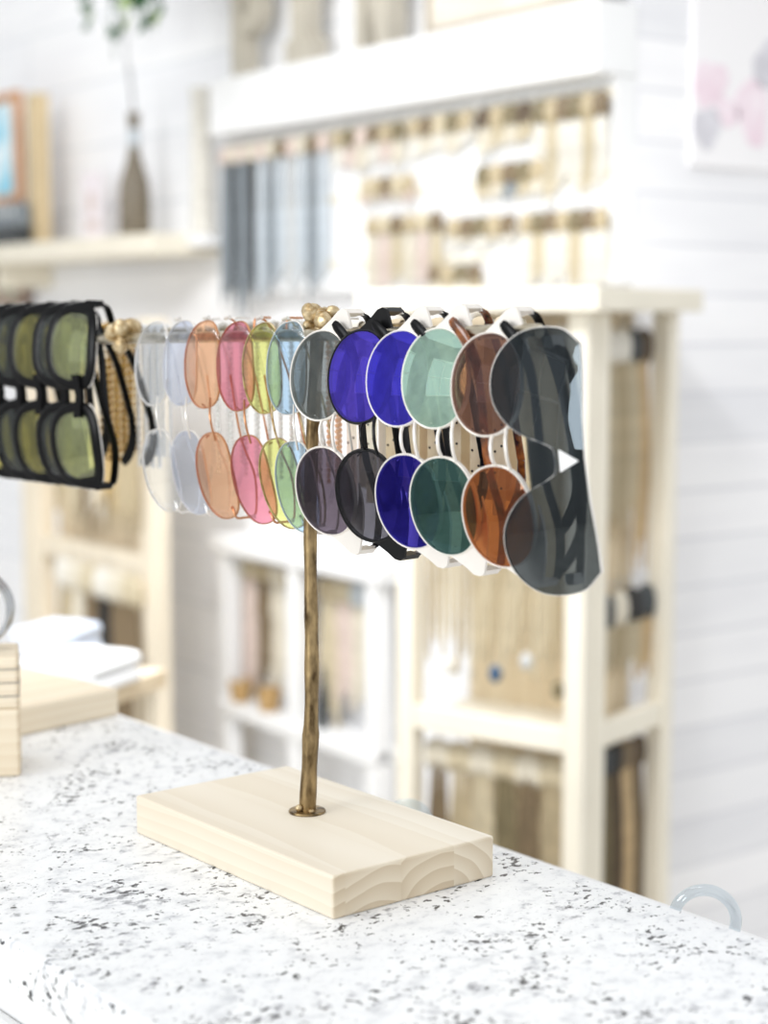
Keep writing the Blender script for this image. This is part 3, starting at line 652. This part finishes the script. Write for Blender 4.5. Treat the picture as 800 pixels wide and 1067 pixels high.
# white jewellery board with deep shelf and letters on it
bd = thing('jewellery_board', 'white wall board hung with rows of necklaces below a white shelf', 'display board', wallM(0, 0, 0))
MB().box((0, -.006, 1.376), (WL, .0395, 1.716)).build('panel', WHITE, bd)
MB().box((.015, -.055, 1.717), (WL+.002, .0395, 1.835)).build('shelf', WHITE, bd, bevel=.003)
for z in (1.690, 1.56, 1.43):
    MB().box((.01, -.010, z-.008), (WL-.005, -.0062, z+.008)).build('rail', CREAM, bd)
def tpx(px):  # position along the board seen at photo column px
    k = (px-400)/F; return (k*P0.y-P0.x)/((P1.x-P0.x)-k*(P1.y-P0.y))
g = 'necklaces on the white board'
row(tpx(242), tpx(275), 1.700, 4, ['slate', 'charcoal', 'slate', 'charcoal'], ['blush', 'cream'], .37, 'dark end of the white board', wd=.042, strands=4)
row(tpx(277), tpx(352), 1.700, 7, ['pale_grey', 'slate', 'pale_grey', 'silver'], ['blush', 'cream', 'brown'], .35, 'grey part of the white board', wd=.030)
row(tpx(356), tpx(430), 1.700, 6, ['ivory', 'blush', 'cream'], ['tan', 'olive', 'blush', 'brown'], .09, 'white board top row beside grey', wd=.03)
row(tpx(434), tpx(500), 1.700, 5, ['ivory', 'cream'], ['tan', 'brown', 'sand', 'olive'], .075, 'white board top row, middle', wd=.034)
row(tpx(505), tpx(560), 1.700, 4, ['cream', 'sand'], ['dark_brown', 'tan', 'olive'], .085, 'dark topped cluster on white board', wd=.034)
row(tpx(563), tpx(638), 1.700, 6, ['ivory', 'sand', 'ivory'], ['olive', 'tan', 'brown'], .17, 'white board top row, right end', wd=.028, headh=.05)
row(tpx(385), tpx(440), 1.600, 5, ['blush', 'cream'], ['sand', 'tan', 'brown'], .06, 'white board second row, left', wd=.03, kind='earring')
row(tpx(505), tpx(575), 1.600, 5, ['sand', 'cream', 'slate'], ['olive', 'tan', 'brown'], .07, 'white board second row, right', wd=.036, kind='earring', headh=.045)
row(tpx(390), tpx(470), 1.525, 6, ['cream', 'blush', 'sand'], ['tan', 'sand', 'brown'], .15, 'white board third row, left', wd=.030)
row(tpx(475), tpx(545), 1.510, 5, ['ivory', 'cream'], ['tan', 'brown', 'olive'], .06, 'white board third row, middle', wd=.036, kind='earring', headh=.045)
row(tpx(550), tpx(640), 1.510, 7, ['ivory', 'sand', 'ivory'], ['tan', 'olive', 'brown'], .14, 'white board third row, right', wd=.026)
row(tpx(455), tpx(510), 1.425, 4, ['cream', 'sand'], ['brown', 'tan', 'olive'], .06, 'white board bottom row', wd=.032, kind='earring', headh=.04)
# letters and crate on the shelf
LM = mat('letter_front', (200, 193, 178), .6, scale=12)
def letter(px, pts_list, name, label):
    ob = MB()
    for pts in pts_list: ob.prism(pts, -.045, 0, lambda a, b, c: (a, c, b))
    o2 = ob.build('letter', LM, None, bevel=.002); o2.matrix_world = wallM(tpx(px), 1.8355, 0); tag(o2, label, 'letter', 'wooden letters on the white shelf'); return o2
h_ = .20
arcP = [(.05+.05*math.cos(math.radians(a)), .142+.058*math.sin(math.radians(a))) for a in range(-90, 91, 15)]
inP = [(.05+.018*math.cos(math.radians(a)), .142+.020*math.sin(math.radians(a))) for a in range(90, -91, -15)]
letter(262, [[(0, 0), (.046, 0), (.046, .2), (0, .2)], [(.0462, .084)]+arcP+[(.0462, .2), (.0462, .162)]+inP+[(.0462, .122)]], 'P', 'wooden letter P standing on the white shelf at the left')
letter(317, [[(0, 0), (.092, 0), (.092, .05), (.070, .05), (.070, .15), (.092, .15), (.092, .2), (0, .2), (0, .15), (.022, .15), (.022, .05), (0, .05)]], 'I', 'wooden block letter I standing between the other two letters')
letter(388, [[(0, 0), (.032, 0), (.032, .12), (.078, 0), (.11, 0), (.11, .2), (.078, .2), (.078, .08), (.032, .2), (0, .2)]], 'N', 'wooden letter N standing on the white shelf, rightmost of the letters')
fr = thing('framed_canvas', 'beige framed canvas standing on the white shelf at top right', 'picture', wallM(tpx(462), 1.8355, 0))
L2 = WL*(1-tpx(462))-.01
MB().box((.012, -.042, .012), (L2-.012, -.032, .30)).build('canvas', mat('beige_canvas', (238, 230, 216), .8, scale=8), fr)
m = MB(); m.box((0, -.049, 0), (L2, -.025, .0118)); m.box((0, -.049, .0118), (.0118, -.025, .3)); m.box((L2-.0118, -.049, .0118), (L2, -.025, .3)); m.box((0, -.049, .3002), (L2, -.025, .312)); m.build('frame', mat('taupe_frame', (190, 180, 164), .5), fr)
# print on the right wall
pc = at_depth(752, 108, 3.05); k = (Vector((pc.x, pc.y, 0))-Vector((P1b.x, P1b.y, 0))).dot(RD)
pr_ = thing('flower_print', 'unframed white print with pale pink and grey petals on the plank wall', 'picture', frame_M((P1b.x+RD.x*k, P1b.y+RD.y*k, pc.z), RD))
MB().box((-.085, -.008, -.11), (.16, -.0005, .20)).build('sheet', mat('print_paper', (246, 244, 245), .7, noise=.005, scale=3), pr_)
def blob(cx_, cz_, r, sx, sz, m_, nm, rot=0):
    m = MB(); pts = []
    for i in range(22):
        a = 2*PI*i/22; rr = r*(1+.12*math.sin(3*a+cx_*90)+.06*math.sin(5*a)); x, z = rr*sx*math.cos(a), rr*sz*math.sin(a)
        pts.append((cx_+x*math.cos(rot)-z*math.sin(rot), cz_+x*math.sin(rot)+z*math.cos(rot)))
    m.prism(pts, -.0092, -.0082, lambda a, b, c: (a, c, b)); m.build(nm, m_, pr_)
PK = mat('petal_pink', (238, 216, 226), .8, scale=20, rgb2=(246, 234, 240)); GR = mat('petal_grey', (206, 204, 210), .8, scale=20, rgb2=(226, 224, 230))
blob(-.045, .03, .045, 1, .8, PK, 'pink_petal', .5); blob(.00, -.015, .030, 1.1, .8, PK, 'pink_petal', -.4); blob(-.050, -.045, .036, 1, .9, GR, 'grey_petal', .8); blob(.065, -.01, .05, .8, 1.2, PK, 'pink_petal', .2); blob(.11, .07, .045, 1, 1, GR, 'grey_petal')

# ------------------------------------------------------------------ corner display cabinet
K0 = at_depth(608, 620, 2.60); K0.z = 0
KA = Vector((-.80, .60, 0)); KB = Vector((.575, .818, 0)).normalized()
KB = Vector((.60, .80, 0))
kab = thing('display_cabinet', 'cream wooden corner display cabinet with a wide ledge on top', 'cabinet', frame_M(K0, -KA))
Mk = kab.matrix_world; Mki = Mk.inverted()        # local x: towards right along the front (negative = left), local y: into the cabinet
LA, LBk = .355, .30; zt = 1.33
def kbox(nm, lo, hi, m_=CREAM, bev=.003): return MB().box(lo, hi).build(nm, m_, kab, bevel=bev)
pw = .034
for x in (-pw, -LA): kbox('post', (x, 0, 0), (x+pw, pw, zt))
kbox('post', (-.030, pw+.004, 0), (.0, pw+.038, zt)); kbox('post', (-pw, LBk-pw, 0), (0, LBk, zt)); kbox('post', (-LA, LBk-pw, 0), (-LA+pw, LBk, zt))
kbox('ledge', (-LA-.06, -.03, zt), (.035, LBk+.012, zt+.036))
kbox('back_panel', (-LA+pw, LBk*.55, .02), (-.012-pw, LBk*.55+.012, zt-.002), TAN); kbox('side_panel', (-.075, pw+.045, .02), (-.063, LBk-pw-.004, zt-.002), TAN)
zr1 = at_depth(505, 762, 2.69).z
for z in (.20, zr1, ):
    kbox('rail', (-LA+pw+.0005, .002, z-.02), (-pw-.0005, .024, z+.02))
    kbox('side_rail', (-.026, pw+.040, z-.02), (-.004, LBk-pw-.001, z+.02))
    kbox('shelf', (-LA+pw, .026, z-.008), (-.078, LBk*.55-.002, z+.004))
def kfront(t, z, off=0): p = K0-(-KA)*0+KA*t; p = p+KB*(.045-off); p = Vector((p.x, p.y, z)); return frame_M(p, -KA)
def kside(t, z, off=0):
    p = K0+KB*t+KA*(.036-off+.012); p = Vector((p.x, p.y, z)); return frame_M(p, KB)
row(.315, .050, 1.312, 9, ['tan', 'sand', 'tan', 'sand'], ['tan', 'brown', 'ivory'], .55, 'upper front bay of the cabinet', wd=.034, strands=3, Mfn=kfront, pend=(None, 'ivory', None, None, 'blue', None, 'silver', None, 'olive'), off=0, jit=.06)
row(.315, .050, zr1-.030, 6, ['brown', 'tan', 'sand', 'olive'], ['cream', 'sand'], .36, 'lower front bay of the cabinet', wd=.044, strands=4, Mfn=kfront, off=0, headh=.062)
row(.085, .265, 1.312, 5, ['sand', 'sand', 'tan', 'sand', 'amber'], ['dark_brown', 'ivory', 'ivory', 'charcoal', 'dark_brown'], .38, 'upper side bay of the cabinet', wd=.042, strands=4, Mfn=kside, off=0, headh=.065)
row(.085, .265, at_depth(668, 612, 2.72).z, 4, ['sand', 'tan', 'sand', 'amber'], ['charcoal', 'cream', 'black', 'charcoal'], .15, 'middle side bay of the cabinet', wd=.050, strands=4, Mfn=kside, off=.012, headh=.07)
row(.085, .265, zr1-.030, 5, ['brown', 'olive', 'dark_brown', 'amber', 'brown'], ['olive', 'charcoal', 'black', 'brown', 'dark_brown'], .36, 'lower side bay of the cabinet', wd=.046, strands=4, Mfn=kside, off=0, headh=.06)

# ------------------------------------------------------------------ wall unit between the pole and the cabinet
wu = thing('wall_rack', 'white low wall rack hung with pale scarves behind the brass pole', 'rack', wallM(0, 0, 0))
ta, tb = tpx(248)*WL, tpx(418)*WL
zu = wz(330, 578, .04)-.03
for x in (ta, (ta+tb)/2-.02, tb-.04): MB().box((x, -.06, 0), (x+.04, -.02, zu)).build('post', WHITE, wu, bevel=.003)
MB().box((ta-.02, -.07, zu), (tb+.02, .0395, zu+.035)).build('top', WHITE, wu, bevel=.003)
zl = 1.318-(765-333)/F*3.55
MB().box((ta, -.065, zl-.03), (tb, .0395, zl)).build('lower_shelf', WHITE, wu, bevel=.003)
row(tpx(256), tpx(330), zu-.012, 5, ['blush', 'brown', 'cream', 'ivory', 'blush'], ['sand', 'tan', 'cream'], .30, 'left half of low wall rack', kind='scarf', wd=.055, strands=3, off=.0, headh=.05)
row(tpx(338), tpx(405), zu-.012, 4, ['sand', 'blush', 'cream', 'pale_grey'], ['tan', 'sand', 'pale_grey'], .30, 'right half of low wall rack', kind='scarf', wd=.062, strands=4, off=.0, headh=.06)
BSK = mat('wicker', (206, 172, 118), .7, scale=90, rgb2=(150, 116, 70), bump=.4)
for i, px in enumerate((262, 292)):
    m = MB(); m.lathe([(.020, 0), (.026, .03), (.028, .05), (.025, .05), (.021, .008)], (0, 0, 0), 18); ob = m.build('wicker_pot', BSK, None, smooth=True); ob.matrix_world = wallM(tpx(px), zl+.0002, .034)
    tag(ob, ['small wicker pot on the low rack shelf, nearest its left post', 'small wicker pot on the low rack shelf, right of the other wicker pot'][i], 'pot', 'wicker pots on the low rack')
m = MB(); m.lathe([(.012, 0), (.013, .05), (.008, .085), (.004, .095), (.004, .125), (.0055, .128)], (0, 0, 0), 18); ob = m.build('dark_bottle', COL['charcoal'], None, smooth=True)
ob.matrix_world = wallM(tpx(347), zl+.0002, .03); tag(ob, 'small dark bottle standing on the low rack just right of the brass pole', 'bottle')

# ------------------------------------------------------------------ left shelf and rack
def lz(px, py): t = tpx(px); D = P0.y+(P1.y-P0.y)*t; return 1.318+(333-py)/F*D
zs_ = wz(155, 243, .13); xa, xb = tpo(-90, .14)*WL, tpo(160, .14)*WL
sh = thing('wall_shelf', 'long pale shelf on the back wall holding the mosaic bottle', 'shelf', wallM(0, 0, 0))
MB().box((xa, -.14, zs_-.048), (xb, .0395, zs_)).build('board', CREAM, sh, bevel=.003)
MB().box((xb+.002, -.05, zs_-.03), (tpx(236)*WL, .0395, zs_-.005)).build('side_board', WHITE, sh, bevel=.003)
for x in (xa+.15, xa+.55): MB().box((x, -.11, zs_-.11), (x+.025, .0395, zs_-.0455)).build('bracket', CREAM, sh)
RACKW = mat('rack_timber', (238, 226, 204), .6, scale=10, stretch=(6, 6, .6))
rk = thing('timber_rack', 'pale timber rack frame at the left with long necklaces hanging inside', 'rack', wallM(0, 0, 0))
x1_, x2_ = tpo(38, .25)*WL, tpo(160, .25)*WL
MB().box((x1_-.05, -.27, 0), (x1_+.05, -.23, 1.32)).build('post', RACKW, rk, bevel=.003); MB().box((x2_-.03, -.27, 0), (x2_+.03, -.23, 1.32)).build('post', RACKW, rk, bevel=.003)
MB().box((x1_+.052, -.265, 1.25), (x2_-.032, -.235, 1.31)).build('top_rail', RACKW, rk, bevel=.003)
zm = wz(100, 590, .25)
MB().box((x1_+.052, -.265, zm), (x2_-.032, -.235, zm+.05)).build('middle_rail', RACKW, rk, bevel=.003)
MB().box((x1_+.052, -.22, .02), (x2_-.032, -.205, 1.30)).build('back_panel', mat('rack_back', (226, 208, 178), .7, scale=10, stretch=(5, 5, .5)), rk)
MB().box((x1_+.03, -.2295, .30), (x2_-.01, -.2055, .36)).build('bottom_rail', RACKW, rk)
upT = mat('rack_upright', (222, 200, 160), .6, scale=10)
up = MB().box((tpo(46, .06)*WL-.025, -.08, zs_+.0003), (tpo(46, .06)*WL+.025, -.04, wz(46, 98, .06))).build('timber_upright', upT); up.matrix_world = wallM(0, 0, 0); tag(up, 'pale timber upright standing on the shelf beside the blue picture', 'post')
row(tpo(62, .272), tpo(146, .272), 1.29, 7, ['tan', 'sand', 'brown', 'cream', 'gold', 'tan'], ['cream', 'tan', 'dark_brown', 'sand'], .44, 'upper half of timber rack', wd=.07, strands=4, off=.272, headh=.07)
row(tpo(62, .272), tpo(146, .272), zm+.02, 6, ['tan', 'cream', 'brown', 'black', 'brown', 'brown'], ['ivory', 'cream', 'sand'], .42, 'lower half of timber rack', wd=.075, strands=4, off=.272, headh=.085)
# beaded bottle
BOT = mat('bottle_mosaic', (74, 66, 54), .4, scale=160, rgb2=(150, 138, 118), bump=.4)
m = MB(); m.lathe([(.034, 0), (.037, .006), (.037, .09), (.034, .125), (.022, .165), (.014, .195), (.0125, .265), (.0145, .268), (.0145, .285), (.012, .286)], (0, 0, 0), 28)
bt = thing('mosaic_bottle', 'brown mosaic wine bottle with bare twigs standing on the pale wall shelf', 'bottle', wp(144, zs_+.0003, .07)); m.build('body', BOT, bt, smooth=True)
m = MB(); m.lathe([(.0132, .200), (.0138, .202), (.0136, .246), (.013, .248)], (0, 0, 0), 20); m.build('neck_label', COL['pale_grey'], bt, smooth=True)
m = MB(); m.tube(smooth_path([(0, 0, .285), (-.010, 0, .33), (-.028, 0, .41), (-.030, .0, .50)], 5), .0016, 6); m.tube(smooth_path([(.001, 0, .285), (-.002, 0, .34), (-.016, 0, .40)], 5), .0013, 6); m.build('twig', COL['charcoal'], bt, smooth=True)
# flat card and slim wooden piece on the shelf
cd = thing('greeting_card', 'pale pink printed card standing on the shelf left of the mosaic bottle', 'card', wp(100, zs_+.0003, .04)); MB().box((-.055, 0, 0), (.055, .003, .17)).build('sheet', mat('card_pink', (246, 238, 242), .7), cd)
m = MB(); m.box((-.03, -.0010, .03), (.03, -.0002, .05)); m.box((-.02, -.0010, .07), (.01, -.0002, .12)); m.build('printed_shape', COL['blush'], cd)
m = MB(); m.lathe([(.024, 0), (.0245, .004), (.023, .31), (.0245, .325), (.021, .33)], (0, 0, 0), 20); ob = m.build('tall_candle', COL['ivory'], None, smooth=True); ob.matrix_world = wp(213, zs_-.0048, .012); tag(ob, 'tall ivory candle standing right of the mosaic bottle', 'candle')
# pictures and box at the left edge
pic = thing('blue_picture', 'turquoise and white picture in an orange wood frame at the left edge', 'picture', wp(8, zs_+.0003, .062) @ Matrix.Translation((.030, 0, 0)))
m = bpy.data.materials.new('sea_picture'); m.use_nodes = True; nt = m.node_tree; nn = nt.nodes; tc = nn.new('ShaderNodeTexCoord'); nz = nn.new('ShaderNodeTexNoise'); nz.inputs['Scale'].default_value = 9; rp = nn.new('ShaderNodeValToRGB')
rp.color_ramp.elements[0].position = .35; rp.color_ramp.elements[0].color = lin((120, 205, 232)); rp.color_ramp.elements[1].position = .62; rp.color_ramp.elements[1].color = lin((242, 250, 252)); nt.links.new(tc.outputs['Object'], nz.inputs['Vector']); nt.links.new(nz.outputs['Fac'], rp.inputs['Fac']); nt.links.new(rp.outputs['Color'], nn['Principled BSDF'].inputs['Base Color'])
zb = .12
OR = mat('orange_wood', (212, 160, 116), .5, scale=20)
MB().box((-.14, -.002, zb+.018), (.062, .004, zb+.26)).build('picture', m, pic)
fm = MB(); fm.box((-.16, -.008, zb), (.085, .012, zb+.0178)); fm.box((-.16, -.008, zb+.262), (.085, .012, zb+.285)); fm.box((.0622, -.008, zb+.018), (.085, .012, zb+.2618)); fm.box((-.16, -.008, zb+.018), (-.1402, .012, zb+.2618)); fm.build('frame', OR, pic)
eas = MB(); eas.box((-.05, .0125, 0), (-.035, .03, zb+.2)); eas.box((.03, .0125, 0), (.045, .03, zb+.2)); eas.build('easel_leg', OR, pic)
bx = thing('black_box', 'black and grey box with silver studs on the shelf at the left edge', 'box', wp(8, zs_+.0003, .132))
MB().box((-.13, -.0, 0), (.075, .045, .045)).build('body', COL['charcoal'], bx, bevel=.004); MB().box((-.13, 0, .0455), (.075, .045, .105)).build('lid', COL['slate'], bx, bevel=.006)
m = MB()
for k in range(5): m.ball((-.11+k*.042, -.002, .085), .011, 10, 6, (1, .5, 1))
m.build('stud', COL['silver'], bx, smooth=True)
lp = thing('small_print', 'small framed print with green and red below the wall shelf at left', 'picture', wp(12, wz(12, 320, 0), .0))
MB().box((-.15, .002, 0), (.085, .02, .115)).build('frame', mat('print_frame', (150, 120, 104), .5), lp); MB().box((-.14, -.001, .012), (.075, .0018, .103)).build('picture', mat('print_inner', (196, 168, 156), .7, scale=18, rgb2=(150, 170, 150)), lp)
m = MB(); [m.ball((-.03+.02*i, -.002, .06+.01*(i % 2)), .017, 9, 6, (1, .15, .8)) for i in range(4)]; m.build('green_leaf', mat('leaf_paint', (72, 140, 100), .7), lp, smooth=True)
# trailing ivy from a high shelf
GRN = mat('ivy_green', (44, 96, 48), .5, scale=60, rgb2=(22, 58, 34)); GRN2 = mat('ivy_light', (150, 176, 96), .5, scale=60)
iv = thing('trailing_ivy', 'trailing green ivy hanging into the top left corner', 'plant', wp(203, 2.155, .16))
MB().lathe([(.05, -.02), (.07, .10), (.072, .11), (.065, .11), (.05, .0)], (0, 0, .02), 22).build('pot', WHITE, iv, smooth=True)
MB().box((-.30, -.13, -.03), (.30, .1990, -.0002)).build('shelf_board', WHITE, iv)
rnd = random.Random(11); vm = MB(); lf = MB(); lf2 = MB()
for k in range(16):
    ex, ez = [(-.13, -.23), (-.12, -.205), (-.05, -.30), (-.03, -.27), (.035, -.245), (.06, -.27), (.085, -.265), (.10, -.225), (.02, -.215), (.045, -.205), (.07, -.22), (-.02, -.26), (.095, -.25), (.0, -.20), (.03, -.225), (.085, -.20)][k]
    pth = smooth_path([(ex*.2, -.03, .13), (ex*.6, -.11, .12), (ex*1.25, -.150, -.03), (ex*1.35, -.145, ez)], 7); vm.tube(pth, .0013, 5)
    for i, p in enumerate(pth):
        if i % 2: continue
        if k < 2 and i < 18: continue
        for j in range(2 if i > 12 else 1):
            a = rnd.uniform(0, 2*PI); d = Vector((math.cos(a), rnd.uniform(-.6, -.1), math.sin(a)-.3)).normalized(); s = rnd.uniform(.024, .038); sd = d.cross(Vector((0, -1, .2))).normalized(); nrm = d.cross(sd).normalized()
            q_ = p+d*.004; pts = [q_, q_+d*s*.3+sd*s*.55+nrm*.002, q_+d*s*.7+sd*s*.35, q_+d*s*1.15-nrm*.003, q_+d*s*.7-sd*s*.35, q_+d*s*.3-sd*s*.55+nrm*.002]
            (lf2 if (k in (8, 13) or rnd.random() < .15) else lf).add(pts, [(0, 1, 2, 3), (0, 3, 4, 5)])
vm.build('vine', GRN, iv, smooth=True); lo_ = lf.build('leaves', GRN, iv); lo_['kind'] = 'stuff'; l2 = lf2.build('young_leaves', GRN2, iv); l2['kind'] = 'stuff'
for ob in (lo_, l2):
    sm = ob.modifiers.new('thick', 'SOLIDIFY'); sm.thickness = .0006

# ------------------------------------------------------------------ low table with folded white linen behind the counter
tc_ = at_depth(85, 712, 2.30); tz = tc_.z
tbm = MB(); td = frame_M((tc_.x, tc_.y, 0), Vector((1, -.45, 0)))
tt = thing('side_table', 'pale side table behind the counter under the white folded linen', 'table', td)
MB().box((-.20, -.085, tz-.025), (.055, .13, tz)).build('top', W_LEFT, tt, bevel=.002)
for x, y in ((-.185, -.085), (.022, -.075), (-.185, .09), (.022, .09)): MB().box((x, y, 0), (x+.025, y+.025, tz-.0252)).build('leg', RACKW, tt, bevel=.002)
LIN = mat('white_linen', (250, 250, 250), .85, noise=.01, scale=30, bump=.1); LINB = mat('blue_grey_linen', (206, 214, 228), .85, noise=.02, scale=30)
def folded(loc, rot, sx, sy, n, th, m_, label):
    r = thing('folded_linen', label, 'linen', frame_M(loc, (math.cos(rot), math.sin(rot), 0)), 'folded linen on the side table')
    for k in range(n):
        z0 = k*th; pts = []
        for i in range(20):
            a = 2*PI*i/20; c, s = math.cos(a), math.sin(a); e = 5
            pts.append((abs(c)**(2/e)*(1 if c >= 0 else -1)*sx, abs(s)**(2/e)*(1 if s >= 0 else -1)*th*.49+z0+th/2))
        MB().prism(pts, -sy, sy, lambda a, b, c: (a, c, b)).build('fold', m_, r, smooth=True, bevel=.003, sharp=60)
base = Vector((tc_.x, tc_.y, tz+.0003))
folded(base+Vector((.002, -.015, 0)), -.42, .062, .055, 2, .022, LIN, 'larger white folded linen stack in front on the side table')
folded(base+Vector((-.050, .085, 0)), -.42, .045, .05, 3, .022, LINB, 'smaller bluish white folded linen stack behind the larger one')

# ------------------------------------------------------------------ light
w = bpy.data.worlds.new('world'); bpy.context.scene.world = w; w.use_nodes = True
bg = w.node_tree.nodes['Background']; bg.inputs['Color'].default_value = (.96, .98, 1, 1); bg.inputs['Strength'].default_value = .90
def area(name, loc, target, size, power, col=(1, .99, .97), spread=180):
    l = bpy.data.lights.new(name, 'AREA'); l.shape = 'RECTANGLE'; l.size, l.size_y = size; l.energy = power; l.color = col; l.spread = math.radians(spread)
    o = bpy.data.objects.new(name, l); C.objects.link(o); o.location = loc; o.rotation_euler = (Vector(target)-Vector(loc)).to_track_quat('-Z', 'Y').to_euler(); return o
area('ceiling_light', (-.6, .9, 2.9), (-.4, 1.1, 0), (1.2, .6), 6)
area('wall_fill_light', (-1.1, 1.9, 2.7), (-.9, 3.9, .7), (1.4, .3), 13, (1, .99, .98), 140)  # added fill to lift the grey back wall; no fixture stands there
area('wall_fill_light', (-.35, 1.5, 2.7), (-.42, 3.4, .1), (.6, .2), 9, (.95, .97, 1), 70)  # second added fill, cooler, brightening the lower part of the wall
area('shop_window', (-2.9, -.9, 1.9), (-.2, 1.4, 1.1), (1.4, 1.5), 55, (.95, .98, 1))

# ------------------------------------------------------------------ camera
cam = bpy.data.cameras.new('camera'); co = bpy.data.objects.new('camera', cam); C.objects.link(co)
co.location = (0, 0, CAMZ); co.rotation_euler = (PI/2-PITCH, 0, 0)
cam.sensor_fit = 'AUTO'; cam.sensor_width = 36; cam.lens = 36*F/1067; cam.clip_start = .05
cam.dof.use_dof = True; cam.dof.focus_distance = 1.14; cam.dof.aperture_fstop = 4.2; cam.dof.aperture_blades = 0
sc = bpy.context.scene; sc.camera = co
sc.cycles.transparent_max_bounces = 40
sc.view_settings.view_transform = 'Standard'; sc.view_settings.look = 'None'; sc.view_settings.gamma = 1; sc.view_settings.exposure = .15; sc.view_settings.use_curve_mapping = False
